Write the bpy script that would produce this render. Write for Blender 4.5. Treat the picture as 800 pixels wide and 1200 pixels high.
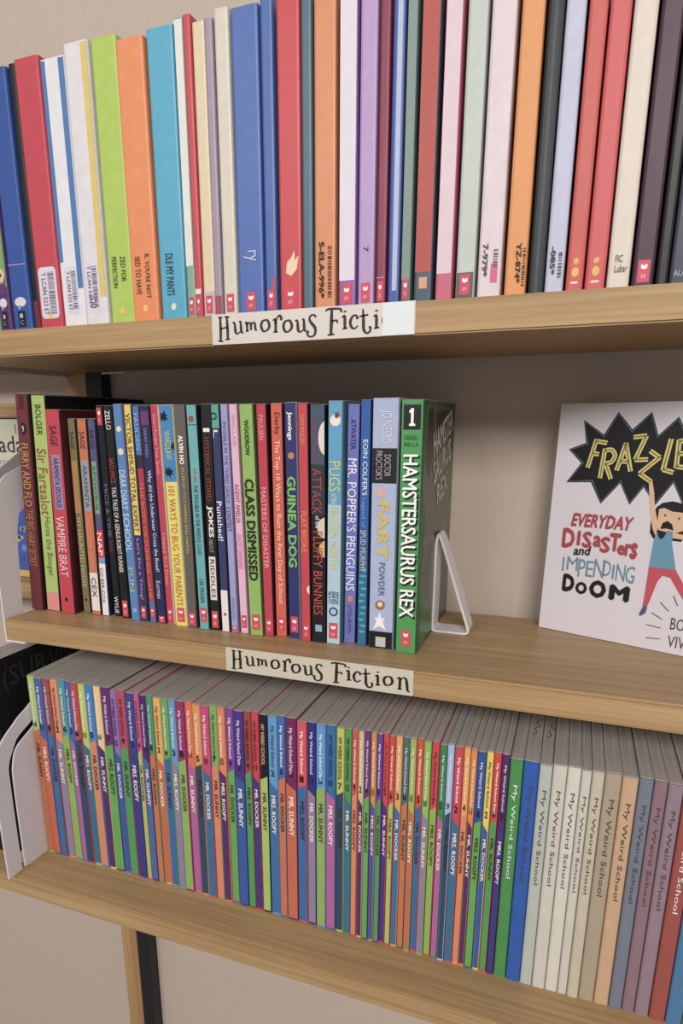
import bpy, bmesh, math, random
from mathutils import Vector, Matrix, noise

# ------------------------------------------------------------------ clearing, camera, world, lights, exposure
for o in list(bpy.data.objects):
    bpy.data.objects.remove(o)
SC = bpy.context.scene
COL = SC.collection

def lin(hx):
    c = [int(hx[i:i + 2], 16) / 255 for i in (0, 2, 4)]
    return tuple(x / 12.92 if x <= .04045 else ((x + .055) / 1.055) ** 2.4 for x in c) + (1,)

cd = bpy.data.cameras.new('camera')
cam = bpy.data.objects.new('camera', cd)
COL.objects.link(cam)
cam.matrix_world = Matrix(((0.9318, -0.0911, 0.3514, 0.4929),
                           (0.3629, 0.2494, -0.8978, -0.4576),
                           (-0.0059, 0.9641, 0.2654, 0.1784),
                           (0, 0, 0, 1)))
cd.sensor_fit = 'HORIZONTAL'
cd.sensor_width = 36
cd.lens = 778.8 / 800 * 36
cd.shift_x = 35.06 / 800
cd.shift_y = 109.5 / 800
cd.clip_start = .01
SC.camera = cam

w = bpy.data.worlds.new('room_light')
SC.world = w
w.use_nodes = True
bg = w.node_tree.nodes['Background']
bg.inputs[0].default_value = (1.0, .965, .95, 1)
bg.inputs[1].default_value = .45

def area(name, loc, target, size, power, col):
    l = bpy.data.lights.new(name, 'AREA')
    l.shape = 'RECTANGLE'; l.size, l.size_y = size
    l.energy = power; l.color = col
    o = bpy.data.objects.new(name, l)
    COL.objects.link(o)
    o.location = loc
    o.rotation_euler = (Vector(target) - Vector(loc)).to_track_quat('-Z', 'Y').to_euler()
    return o

# ceiling panels of the library room, in front of the shelves and high up
area('ceiling_panel_light', (1.3, -2.4, 1.25), (.4, 0, .1), (1.0, .6), 56, (1, .94, .885))
area('ceiling_panel_light', (-.8, -3.4, 1.6), (.3, 0, .1), (1.2, .7), 38, (1, .95, .905))

SC.view_settings.view_transform = 'Standard'
SC.view_settings.look = 'None'
SC.view_settings.gamma = 1
SC.view_settings.use_curve_mapping = False
SC.view_settings.exposure = -0.12

# ------------------------------------------------------------------ materials
MATS = {}
def ink(hx, k=.2):
    """printed colour on worn paper: a little greyer than pure ink"""
    c = lin(hx); g = .3 * c[0] + .55 * c[1] + .15 * c[2]
    return tuple(x * (1 - k) + g * k for x in c[:3]) + (1,)
def mat(hx, rough=.45, var=.05, scale=120., spec=.4, bump=0):
    key = (hx, rough, var, scale, bump)
    if key in MATS: return MATS[key]
    m = bpy.data.materials.new('printed_' + hx)
    m.use_nodes = True
    nt = m.node_tree; N = nt.nodes; L = nt.links
    b = N['Principled BSDF']
    b.inputs['Roughness'].default_value = rough
    b.inputs['Specular IOR Level'].default_value = spec
    n = N.new('ShaderNodeTexNoise'); n.inputs['Scale'].default_value = scale
    n.inputs['Detail'].default_value = 3
    tc = N.new('ShaderNodeTexCoord')
    L.new(tc.outputs['Object'], n.inputs['Vector'])
    mx = N.new('ShaderNodeMix'); mx.data_type = 'RGBA'
    c = ink(hx)
    mx.inputs[6].default_value = tuple(x * (1 - var * 2) for x in c[:3]) + (1,)
    mx.inputs[7].default_value = tuple(min(1, x * (1 + var * 2) + .002) for x in c[:3]) + (1,)
    L.new(n.outputs['Fac'], mx.inputs[0])
    L.new(mx.outputs[2], b.inputs['Base Color'])
    if bump:
        bp = N.new('ShaderNodeBump'); bp.inputs['Strength'].default_value = bump
        bp.inputs['Distance'].default_value = .001
        L.new(n.outputs['Fac'], bp.inputs['Height']); L.new(bp.outputs[0], b.inputs['Normal'])
    MATS[key] = m
    return m

def wood_mat(name, a, bcol, axis=(1.2, 55, 55), lam=True):
    m = bpy.data.materials.new(name); m.use_nodes = True
    nt = m.node_tree; N = nt.nodes; L = nt.links
    b = N['Principled BSDF']; b.inputs['Roughness'].default_value = .42
    b.inputs['Specular IOR Level'].default_value = .35
    tc = N.new('ShaderNodeTexCoord')
    mp = N.new('ShaderNodeMapping'); mp.inputs['Scale'].default_value = axis
    L.new(tc.outputs['Object'], mp.inputs['Vector'])
    n1 = N.new('ShaderNodeTexNoise'); n1.inputs['Scale'].default_value = 5; n1.inputs['Detail'].default_value = 6
    n1.inputs['Roughness'].default_value = .65
    L.new(mp.outputs[0], n1.inputs['Vector'])
    mp2 = N.new('ShaderNodeMapping'); mp2.inputs['Scale'].default_value = tuple(x * .35 for x in axis)
    L.new(tc.outputs['Object'], mp2.inputs['Vector'])
    n2 = N.new('ShaderNodeTexNoise'); n2.inputs['Scale'].default_value = 4; n2.inputs['Detail'].default_value = 2
    L.new(mp2.outputs[0], n2.inputs['Vector'])
    r1 = N.new('ShaderNodeValToRGB')
    r1.color_ramp.elements[0].position = .3; r1.color_ramp.elements[0].color = lin(a)
    r1.color_ramp.elements[1].position = .7; r1.color_ramp.elements[1].color = lin(bcol)
    L.new(n1.outputs['Fac'], r1.inputs[0])
    mx = N.new('ShaderNodeMix'); mx.data_type = 'RGBA'; mx.blend_type = 'MULTIPLY'
    r2 = N.new('ShaderNodeValToRGB')
    r2.color_ramp.elements[0].position = .35; r2.color_ramp.elements[0].color = (.8, .76, .72, 1)
    r2.color_ramp.elements[1].position = .6; r2.color_ramp.elements[1].color = (1, 1, 1, 1)
    L.new(n2.outputs['Fac'], r2.inputs[0])
    mx.inputs[0].default_value = .8
    L.new(r1.outputs[0], mx.inputs[6]); L.new(r2.outputs[0], mx.inputs[7])
    L.new(mx.outputs[2], b.inputs['Base Color'])
    bp = N.new('ShaderNodeBump'); bp.inputs['Strength'].default_value = .15; bp.inputs['Distance'].default_value = .0005
    L.new(n1.outputs['Fac'], bp.inputs['Height']); L.new(bp.outputs[0], b.inputs['Normal'])
    return m

def page_mat(name, a, bcol):
    """paper block: fine leaves side by side across the book's thickness"""
    m = bpy.data.materials.new(name); m.use_nodes = True
    nt = m.node_tree; N = nt.nodes; L = nt.links
    b = N['Principled BSDF']; b.inputs['Roughness'].default_value = .9
    b.inputs['Specular IOR Level'].default_value = .1
    tc = N.new('ShaderNodeTexCoord')
    mp = N.new('ShaderNodeMapping'); mp.inputs['Scale'].default_value = (2600, 6, 6)
    L.new(tc.outputs['Object'], mp.inputs['Vector'])
    n1 = N.new('ShaderNodeTexNoise'); n1.inputs['Scale'].default_value = 1; n1.inputs['Detail'].default_value = 2
    L.new(mp.outputs[0], n1.inputs['Vector'])
    r1 = N.new('ShaderNodeValToRGB')
    r1.color_ramp.elements[0].position = .35; r1.color_ramp.elements[0].color = lin(a)
    r1.color_ramp.elements[1].position = .62; r1.color_ramp.elements[1].color = lin(bcol)
    L.new(n1.outputs['Fac'], r1.inputs[0]); L.new(r1.outputs[0], b.inputs['Base Color'])
    return m

WOOD = wood_mat('light_beech_wood', '9c8059', 'bd9f76')
POSTWOOD = wood_mat('upright_beech_wood', 'a07c56', 'bc9870', (55, 55, 1.2))
PAGES = page_mat('paper_leaves', '8c8682', 'b8b2ac')
WALLM = mat('c0b0a1', .9, .03, 300., .1, .3)
WHITE = mat('d8d4d8', .35, .01, 50.)

# ------------------------------------------------------------------ mesh helpers
def link(name, me, parent=None, m=None):
    o = bpy.data.objects.new(name, me)
    COL.objects.link(o)
    if m and me is not None and not me.materials: me.materials.append(m)
    if parent: o.parent = parent
    return o

def tag(o, label=None, cat=None, group=None, kind=None):
    if label: o['label'] = label
    if cat: o['category'] = cat
    if group: o['group'] = group
    if kind: o['kind'] = kind
    return o

def empty(name, loc=(0, 0, 0), rot=(0, 0, 0)):
    o = bpy.data.objects.new(name, None)
    o.empty_display_size = .02
    COL.objects.link(o); o.location = loc; o.rotation_euler = rot
    return o

def finish(bm, name):
    bmesh.ops.recalc_face_normals(bm, faces=bm.faces)
    me = bpy.data.meshes.new(name); bm.to_mesh(me); bm.free()
    return me

def box_me(a, b, bev=0, name='box'):
    bm = bmesh.new()
    bmesh.ops.create_cube(bm, size=1)
    for v in bm.verts:
        v.co = Vector([a[i] + (v.co[i] + .5) * (b[i] - a[i]) for i in range(3)])
    if bev:
        bmesh.ops.bevel(bm, geom=bm.edges[:], offset=bev, segments=2, affect='EDGES')
    return finish(bm, name)

def prism_me(pts, axis, a, b, name='prism', holes=None):
    """extrude a 2D outline (list of pairs) along an axis between a and b"""
    def P(u, v, t):
        return {'x': (t, u, v), 'y': (u, t, v), 'z': (u, v, t)}[axis]
    bm = bmesh.new()
    n = len(pts)
    va = [bm.verts.new(P(u, v, a)) for u, v in pts]
    vb = [bm.verts.new(P(u, v, b)) for u, v in pts]
    for i in range(n):
        j = (i + 1) % n
        bm.faces.new((va[i], va[j], vb[j], vb[i]))
    for ring in (va, vb):
        es = []
        for i in range(n):
            e = bm.edges.get((ring[i], ring[(i + 1) % n])) or bm.edges.new((ring[i], ring[(i + 1) % n]))
            es.append(e)
        bmesh.ops.triangle_fill(bm, use_beauty=True, edges=es)
    return finish(bm, name)

def smooth_path(pts, k=6, closed=False):
    out = []
    n = len(pts)
    rng = range(n) if closed else range(n - 1)
    g = lambda i: Vector(pts[i % n]) if closed else Vector(pts[max(0, min(n - 1, i))])
    for i in rng:
        p0, p1, p2, p3 = g(i - 1), g(i), g(i + 1), g(i + 2)
        for s in range(k):
            t = s / k
            out.append(.5 * ((2 * p1) + (p2 - p0) * t + (2 * p0 - 5 * p1 + 4 * p2 - p3) * t * t + (3 * p1 - p0 - 3 * p2 + p3) * t ** 3))
    if not closed: out.append(g(n - 1))
    return out

def ribbon(bm, pts, plane):
    """flat pen stroke through (u, v, width) points; plane maps (u, v) to 3D"""
    prev = None
    n = len(pts)
    for i, p in enumerate(pts):
        a = pts[max(0, i - 1)]; b = pts[min(n - 1, i + 1)]
        d = Vector((b[0] - a[0], b[1] - a[1]))
        if d.length < 1e-9: d = Vector((1, 0))
        d.normalize(); nn = Vector((-d.y, d.x)) * p[2] / 2
        cur = (bm.verts.new(plane(p[0] + nn.x, p[1] + nn.y)), bm.verts.new(plane(p[0] - nn.x, p[1] - nn.y)))
        if prev: bm.faces.new((prev[0], prev[1], cur[1], cur[0]))
        prev = cur

# ------------------------------------------------------------------ lettering (built-in font turned into flat mesh, unit box)
TXT = {}
def text_me(s, hx, bold=0.0, shear=0):
    key = (s, hx, bold, shear)
    if key in TXT: return TXT[key]
    cu = bpy.data.curves.new('lettering', 'FONT')
    cu.body = s; cu.size = 1; cu.resolution_u = 2; cu.shear = shear
    ob = bpy.data.objects.new('tmp', cu); COL.objects.link(ob)
    bpy.context.view_layer.update()
    me = bpy.data.meshes.new_from_object(ob.evaluated_get(bpy.context.evaluated_depsgraph_get()))
    bpy.data.objects.remove(ob)
    xs = [v.co.x for v in me.vertices] or [0, 1]; ys = [v.co.y for v in me.vertices] or [0, 1]
    x0, x1, y0, y1 = min(xs), max(xs), min(ys), max(ys)
    if bold > .015:      # heavier letters: the outline thickened a little to every side
        bm = bmesh.new(); bm.from_mesh(me)
        src = [([tuple(v.co) for v in f.verts]) for f in bm.faces]
        for dx, dy, dz in ((-bold, 0, -3e-5), (bold, 0, -6e-5), (0, bold, -9e-5), (0, -bold, -12e-5)):
            for f in src:
                bm.faces.new([bm.verts.new((p[0] + dx, p[1] + dy, dz)) for p in f])
        bm.to_mesh(me); bm.free()
        x0 -= bold; x1 += bold; y0 -= bold; y1 += bold
    for v in me.vertices:
        v.co = ((v.co.x - x0) / (x1 - x0), (v.co.y - y0) / max(1e-6, y1 - y0), v.co.z + (12e-5 if bold > .015 else 0))
    me.name = 'lettering'
    me.materials.clear(); me.materials.append(mat(hx, .5, .03))
    TXT[key] = me
    return me

def spine_text(parent, s, zt, zb, hx, xc, hh, depth, bold=.012, name='title'):
    """lettering reading downwards on a spine that faces -y; xc, hh in metres"""
    o = link(name, text_me(s, hx, bold), parent)
    # local x -> -z, local y -> +x, normal -> -y
    L_ = zt - zb
    o.matrix_local = Matrix(((0, hh, 0, xc - hh / 2), (0, 0, -1, -depth), (-L_, 0, 0, zt), (0, 0, 0, 1)))
    return o

def face_text(parent, s, x0, x1, z0, z1, hx, depth, bold=.012, name='lettering', shear=0):
    o = link(name, text_me(s, hx, bold, shear), parent)
    o.matrix_local = Matrix(((x1 - x0, 0, 0, x0), (0, 0, -1, -depth), (0, z1 - z0, 0, z0), (0, 0, 0, 1)))
    return o

# ------------------------------------------------------------------ books
def cover_me(w, d, h, t=.0002, r=.0018):
    """a paper cover: spine with softly rounded edges plus both boards, open at the fore edge"""
    r = min(r, w * .25)
    o = [(0, d), (0, r), (r * .3, r * .3), (r, 0), (w - r, 0), (w - r * .3, r * .3), (w, r), (w, d)]
    i = [(w - t, d), (w - t, r + t), (w - r - t, t + r * .4), (r + t, t + r * .4), (t, r + t), (t, d)]
    bm = bmesh.new()
    pts = o + i
    lo = [bm.verts.new((x, y, 0)) for x, y in pts]; hi = [bm.verts.new((x, y, h)) for x, y in pts]
    n = len(pts)
    for k in range(n):
        bm.faces.new((lo[k], lo[(k + 1) % n], hi[(k + 1) % n], hi[k]))
    # end caps as quads/tris between outer and inner outline
    for ring in (lo, hi):
        es = [bm.edges.get((ring[k], ring[(k + 1) % n])) for k in range(n)]
        bmesh.ops.triangle_fill(bm, use_beauty=True, edges=es)
    return finish(bm, 'cover')

def slab(parent, name, x0, x1, z0, z1, hx, lay=1, y=0.):
    me = box_me((x0, y - .00008 * lay - .00006, z0), (x1, y + .0002, z1))
    return link(name, me, parent, mat(hx, .42, .04))

def flat_shape(parent, name, pts, hx, lay, y=0.):
    me = prism_me(pts, 'y', y - .00008 * lay - .00006, y + .0001)
    return link(name, me, parent, mat(hx, .42, .04))

def ell(cx, cz, rx, rz, n=14, a0=0):
    return [(cx + rx * math.cos(a0 + 2 * math.pi * k / n), cz + rz * math.sin(a0 + 2 * math.pi * k / n)) for k in range(n)]

def publisher_mark(parent, w, zb, zt, hx='d83450', lay=3, frac=.62):
    """the small red tag with an open book and a letter S that many of these spines carry"""
    tw = min(.0075, w * frac); c = w * .5
    t = slab(parent, 'publisher_tag', c - tw / 2, c + tw / 2, zb, zt, hx, lay)
    H = zt - zb
    for s in (-1, 1):
        pts = [(c, zt - H * .42), (c + s * tw * .26, zt - H * .36), (c + s * tw * .26, zt - H * .18), (c, zt - H * .24)]
        if s < 0: pts.reverse()
        flat_shape(t, 'open_book_mark', pts, 'f8e8ec', lay + 1)
    spine_text(t, 'S', zb + H * .38, zb + H * .16, 'f0a8b4', c, tw * .4, .00008 * (lay + 2) + .0002, .02, 'publisher_letter')
    return t

COVER_CACHE = {}
def book(label, group, loc, w, d, h, hx, cov=None, lean=0, twist=0, pagem=None, top_in=.003, rough=.4):
    e = empty('book', loc, (0, lean, twist))
    tag(e, label, 'book', group)
    c = link('cover', cover_me(w, d, h), e, mat(cov or hx, rough, .05))
    if cov and cov != hx:
        slab(c, 'spine', min(.0008, w * .12), w - min(.0008, w * .12), .0002, h - .0002, hx, 0)
    pg = box_me((.00008, .002, top_in * .4), (w - .00008, d - .003, h + .0003))
    link('page_block', pg, e, pagem or PAGES)
    return e, c

RND = random.Random(7)
MIDDLE = [
    ('burg', -0.6, 9.8, 36.5, 14.6, 205.6, '702832', '3a1420', [], [('FURRY AND FLO', 161.0, 102.6, 'c89640', 0.5, 0.62), ('THE BIG HAIRY SECRET', 99.4, 44.2, 'b87840', 0.5, 0.6), ('SIMON', 204.0, 191.8, '4a1820', 0.5, 0.4)], [('oval', 174.0, 0.5, 0.5, '1c1414')]),  # dark second tone paints shade onto its right cover
    ('lime', 16.3, 25.2, 39.6, 16.2, 203.9, 'a8c45c', '101014', [(0.0, 18.6, 'e08880')], [('BOLGER', 195.0, 168.3, '303830', 0.48, 0.4), ('Sir Fartsalot', 156.2, 94.7, 'a05030', 0.5, 0.66), ('Hunts the Booger', 93.1, 34.8, '6a7028', 0.5, 0.5)], []),
    ('vamp', 36.0, 41.6, 37.0, 16.7, 191.0, 'c83048', '48101c', [(101.1, 150.9, '9a86b8', 0.25, 0.8)], [('SAGE', 176.6, 158.9, '4a1020', 0.5, 0.45), ('ARAMINTA SPOOKIE', 148.5, 102.7, '302850', 0.52, 0.35), ('VAMPIRE BRAT', 94.7, 36.9, 'f0c8d0', 0.5, 0.55)], [('box', 13.6, 0.45, 0.2, '301018')]),
    ('olive', 55.9, 58.5, 45.5, 9.0, 182.8, '7c7444', '2a2c1c', [(97.1, 145.6, 'b48444', 0.1, 0.8)], [('SAGE', 171.5, 156.1, '4a4424', 0.5, 0.5), ('MY HAUNTED HOUSE', 93.0, 25.9, 'c8c090', 0.5, 0.5)], [('box', 12.9, 0.5, 0.25, '201c10')]),
    ('orange', 68.5, 71.6, 42.5, 10.7, 182.7, 'cc6c3c', '301c18', [(99.7, 146.0, '8c9cac', 0.15, 0.85), (4.0, 41.5, 'e4d8d4')], [('SAGE', 171.5, 156.4, '5c2418', 0.5, 0.5), ('ARAMINTA', 142.0, 103.7, '4c5870', 0.5, 0.4), ('SWORD IN THE GROTTO', 95.7, 44.7, 'e89c70', 0.5, 0.45), ('CEX', 36.7, 17.6, '303038', 0.5, 0.5)], []),
    ('purple', 79.9, 82.6, 43.5, 8.5, 182.6, '58507c', '24203c', [(97.7, 145.3, '74a47c', 0.15, 0.75), (56.4, 82.6, 'd43038'), (50.8, 56.4, '6a9cd0'), (0.0, 50.8, 'e6e2e4')], [('SAGE', 173.1, 156.4, '302850', 0.5, 0.5), ('SPOOKIE', 141.3, 100.8, '306048', 0.45, 0.35), ('NAP', 80.2, 58.8, 'fff0f0', 0.5, 0.55), ('CO-BER-COX', 46.8, 12.7, '303038', 0.4, 0.4)], []),
    ('black1', 93.0, 91.3, 45.2, 7.6, 193.5, '16181e', '101014', [], [('MICE & TIME', 125.1, 76.3, '687078', 0.5, 0.5), ('THE RISE', 73.9, 62.9, '903038', 0.5, 0.5), ('WYLIE', 19.7, 3.1, 'e8e8e8', 0.5, 0.55)], [('tag', 177.0, 191.9)]),
    ('black2', 103.2, 101.5, 42.7, 9.4, 193.3, '181618', '101014', [], [('ZELLO', 189.4, 173.0, 'f0f0f0', 0.5, 0.55), ('BAD MICE', 148.1, 126.3, 'b03840', 0.5, 0.55), ('TALK TALES OF A GENIUS ROBOT RUNNER', 123.2, 44.4, 'e8e4e4', 0.5, 0.5)], [('tag', 1.6, 17.1)]),
    ('blue', 116.8, 114.6, 38.7, 9.8, 194.5, '4c84c0', '6a5c90', [], [('DEAR DIARY', 138.3, 103.8, 'd0e0f8', 0.5, 0.62), ('SCHOOL', 100.7, 65.3, 'd0e0f8', 0.5, 0.62), ('FUN', 50.7, 28.4, 'b0c858', 0.5, 0.5)], [('disc', 173.7, 0.5, 0.5, 'e4dcb0'), ('disc', 154.5, 0.5, 0.6, 'e4d8a0'), ('disc', 10.0, 0.5, 0.4, '8cb0e0')]),
    ('victor', 126.8, 125.6, 39.4, 8.0, 194.0, 'e8cc40', '303858', [(0.0, 81.1, '382870')], [('VICTOR SHMUD TOTAL EXPERT', 186.7, 84.2, '303020', 0.5, 0.58), ("Let's Do a Thing!", 78.0, 21.4, 'c0a8d8', 0.5, 0.45)], [('tag', 3.1, 14.5)]),
    ('blred', 136.7, 133.7, 40.1, 7.1, 192.8, '3c74bc', '58302c', [(140.2, 151.7, '302848'), (19.8, 140.2, 'b02c48')], [('PAULSEN', 186.7, 156.2, '90b8e8', 0.5, 0.55), ('THE BOYS OF SUMMER CAMP', 128.8, 22.1, 'e87040', 0.5, 0.5)], [('tag', 5.3, 13.7)]),
    ('navy', 145.0, 141.0, 40.2, 9.5, 192.7, '24285c', '181a38', [(176.8, 188.2, '703078')], [('SARAH WEEKS', 174.5, 149.5, '8888c0', 0.5, 0.35), ('Why did the Underwear Cross the Road?', 138.8, 48.6, 'e0e0f4', 0.5, 0.5), ('Korman', 40.2, 23.5, 'c8c8e8', 0.5, 0.5)], [('tag', 0.0, 6.8)]),
    ('red', 154.8, 151.3, 40.9, 8.0, 193.3, 'c42c4c', 'e0c8b0', [], [("Don't Forget Your Spoon", 185.7, 135.1, 'f4b0a8', 0.5, 0.5), ('Happy Kid Days', 83.8, 37.0, 'f0a0a0', 0.5, 0.5)], [('tag', 3.0, 15.1)]),
    ('101', 165.1, 161.9, 39.0, 12.9, 193.1, 'e0d848', 'c8c4a0', [(129.5, 193.1, '2c84c8')], [('WARDLAW', 172.1, 148.2, 'c8d850', 0.5, 0.45), ('101 WAYS TO BUG YOUR PARENTS', 125.7, 19.5, 'd04828', 0.5, 0.5)], [('splat', 183.4, 0.3, 0.5, '101820'), ('splat', 159.4, 0.9, 0.4, '101820'), ('splat', 137.7, 0.4, 0.5, '101820'), ('tag', 3.7, 17.2)]),
    ('alvin', 178.2, 177.4, 38.3, 10.3, 192.9, '645c58', '302c2c', [], [('ALVIN HO', 168.4, 144.6, 'f4f4f0', 0.45, 0.45), ('ALLERGIC TO CAMPING AND HIKING', 142.4, 68.2, 'd0b850', 0.5, 0.25)], [('tag', 2.2, 14.1)]),
    ('teal', 191.1, 188.6, 37.5, 10.1, 192.7, '5cb0b4', '182028', [(176.5, 177.2, '304c58')], [('oh yes', 141.2, 130.2, 'c83c4c', 0.5, 0.5), ('THE TROUBLE IN THE MIDDLE CLASS', 128.0, 67.7, '203848', 0.5, 0.38), ('LEE FRASER', 46.3, 24.3, '203848', 0.5, 0.38)], [('disc', 181.6, 0.45, 0.5, 'a83c50'), ('tag', 6.6, 19.9)]),
    ('jokes', 201.8, 201.6, 38.7, 9.8, 193.2, '1a1c1c', '101012', [(171.2, 174.2, 'f0ece4', 0.2, 0.8), (27.8, 66.6, 'e8d8d8', 0.15, 0.8)], [('HYSTERICAL STORIES', 166.8, 114.2, 'a03828', 0.5, 0.45), ('JOKES', 110.5, 83.4, 'f4e8e4', 0.5, 0.62), ('ABOUT', 82.0, 70.3, 'a8a8a0', 0.5, 0.4), ('RIDDLES', 64.4, 30.0, '382028', 0.5, 0.4)], [('tag', 2.2, 17.6)]),
    ('pun', 213.6, 211.7, 37.7, 8.1, 193.0, '34386c', '1c2440', [(174.2, 193.0, '48a894'), (0.0, 37.7, 'e4dce0')], [('L', 172.7, 166.2, 'e8e8e8', 0.5, 0.5), ('Punished!', 114.7, 81.3, 'f4f4f4', 0.5, 0.6)], [('ring', 183.6, 0.35, 0.7, '181c20'), ('box', 16.0, 0.5, 0.3, '80586c')]),
    ('lav', 222.6, 220.0, 38.3, 7.2, 192.9, '9c9cd0', '78709c', [], [('INVISIBLE IN THE THIRD GRADE', 179.2, 113.4, '6858b0', 0.5, 0.45), ('CONTEST', 110.5, 89.6, '283878', 0.5, 0.55), ('SCHOLASTIC', 31.8, 12.3, '5c68a8', 0.5, 0.3)], [('tag', 0.0, 5.8)]),
    ('pink', 231.5, 227.4, 39.0, 8.0, 192.8, 'e4b0cc', 'a87894', [], [('SINCLAIR', 184.9, 159.7, 'd898c0', 0.5, 0.4), ('AGENT AMELIA', 129.5, 97.1, 'a83078', 0.5, 0.5), ('GHOST DIAMOND', 87.8, 57.6, 'e050a0', 0.5, 0.5)], [('tag', 5.0, 16.5)]),
    ('class', 241.5, 237.4, 37.5, 12.7, 192.6, '8cb850', '485c30', [], [('WOODROW', 180.5, 152.7, '34481c', 0.5, 0.32), ('CLASS DISMISSED', 134.1, 48.5, '1c2418', 0.5, 0.66)], [('tag', 5.0, 18.6)]),
    ('masters', 254.4, 251.4, 39.7, 9.2, 192.5, 'c42c44', '280c14', [], [('PAULSEN', 184.0, 164.8, 'f0a0b0', 0.5, 0.4), ('MASTERS OF DISASTER', 127.1, 59.7, 'f0b0b8', 0.5, 0.45)], [('tag', 3.6, 15.6)]),
    ('top10', 263.8, 262.5, 43.1, 10.6, 193.0, 'd8583c', '38141c', [], [('Derby', 185.9, 168.9, '481c18', 0.5, 0.5), ('The Top 10 Ways to Ruin the First Day of School', 164.7, 29.8, 'f8dcc8', 0.5, 0.5)], [('tag', 5.0, 17.0)]),
    ('guinea', 277.1, 275.5, 40.5, 10.8, 193.4, '283074', '9090a0', [], [('Jennings', 186.4, 164.7, 'e8e8f0', 0.45, 0.45), ('GUINEA DOG', 136.7, 62.4, '78c044', 0.5, 0.7)], [('disc', 152.8, 0.5, 0.5, 'c87850'), ('tag', 5.6, 19.6)]),
    ('flat', 289.6, 288.1, 37.7, 8.8, 192.5, 'cc3044', '381018', [], [('GARY PAULSEN', 184.2, 161.4, 'e8a060', 0.5, 0.35), ('FLAT BROKE', 109.4, 76.2, 'f0983c', 0.5, 0.5)], [('half', 45.0, 0.95, 0.7, 'e4dcdc'), ('tag', 2.8, 15.2)]),
    ('attack', 298.6, 298.0, 38.6, 12.8, 191.2, '18181a', '101214', [(146.3, 191.2, '3c5470'), (107.0, 146.3, '2c3440')], [('DONNELLY FOSTER', 180.8, 147.7, 'a83c58', 0.35, 0.25), ('ATTACK', 143.5, 107.7, 'b03838', 0.45, 0.62), ('of the', 106.3, 96.6, 'f0e8e8', 0.5, 0.3), ('FLUFFY BUNNIES', 93.9, 24.2, 'c83c38', 0.5, 0.6)], [('half', 166.3, 1.0, 0.9, 'dcd8cc'), ('half', 96.6, 0.9, 1.1, 'd8c8b0'), ('half', 79.4, 0.9, 0.9, 'd8b070'), ('box', 12.4, 0.5, 0.45, '7cb4d0')]),
    ('pugs', 311.6, 313.0, 38.6, 12.5, 194.0, '4ca0d0', '3c6c80', [(0.0, 115.5, 'a8c8dc')], [('PUGS', 149.0, 125.7, 'd8d048', 0.5, 0.72), ('of the', 124.4, 116.2, 'e8e0a0', 0.5, 0.4), ('FROZEN NORTH', 114.1, 64.2, 'd0c850', 0.5, 0.6), ('REEVE', 45.1, 39.6, '203c78', 0.5, 0.7), ('McINTYRE', 38.9, 34.8, '203c78', 0.5, 0.7)], [('disc', 179.7, 0.5, 0.7, 'ece0d8'), ('splat', 183.1, 0.6, 0.3, '703828'), ('ring', 28.0, 0.5, 0.6, '203c78'), ('tag', 4.8, 18.4)]),
    ('popper', 324.4, 326.4, 45.5, 10.5, 191.5, '6870c4', '20285c', [], [('ATWATER', 180.5, 157.9, '20245c', 0.5, 0.4), ("MR. POPPER'S PENGUINS", 151.0, 45.3, 'e8ecfc', 0.5, 0.72), ('LITTLE, BROWN', 32.9, 8.9, '282c60', 0.5, 0.28)], [('box', 38.4, 0.5, 0.4, 'e87838')]),
    ('eoin', 336.7, 337.6, 43.2, 8.6, 194.4, '145cb0', '0c2858', [(0.0, 61.6, '1c6c9c')], [("EOIN COLFER'S", 165.3, 123.3, 'e8f4f8', 0.55, 0.45), ('Legend of', 121.2, 98.2, '70a8e0', 0.45, 0.45), ('SPUD MURPHY', 96.2, 62.3, 'd8c850', 0.5, 0.55)], [('dots', 32.5, 0.5, 0.5, '2cb0b0')]),
    ('fart', 347.6, 347.8, 40.3, 20.6, 195.3, 'a4b4d8', '9098b0', [(133.1, 159.2, '181818'), (0.0, 14.7, '141416')], [('JO NESBO', 186.6, 162.6, 'd8d8e4', 0.5, 0.5), ('DOCTOR', 154.5, 138.5, 'b0a4b8', 0.62, 0.25), ("PROCTOR'S", 157.2, 135.8, 'b0a4b8', 0.3, 0.25), ('FART', 119.7, 73.6, 'd4b83c', 0.5, 0.42), ('POWDER', 71.6, 44.8, '404c80', 0.5, 0.24)], [('splat', 126.4, 0.4, 0.35, 'd8a8a0'), ('disc', 36.8, 0.45, 0.4, '9c6848'), ('disc', 37.5, 0.45, 0.2, 'e8d8a0'), ('flame', 23.4, 0.45, 0.5, 'f0e8ec'), ('box', 6.0, 0.5, 0.4, 'c0c0c0')]),
    ('ham', 370.8, 370.2, 37.7, 16.9, 193.7, '3c9c4c', '285c34', [(172.7, 190.4, '141c18', 0.12, 0.88)], [('KENDELL', 168.7, 165.5, '1c5428', 0.5, 0.0), ('BELLE', 163.5, 160.9, '1c5428', 0.5, 0.0), ('HAMSTERSAURUS REX', 154.3, 28.2, '101810', 0.55, 0.74), ('HAMSTERSAURUS REX', 155.0, 29.5, 'f4f4f4', 0.5, 0.7), ('1', 187.8, 175.3, 'f4f4f0', 0.5, -0.25)], [('tag', 5.3, 19.0)]),
]
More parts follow.
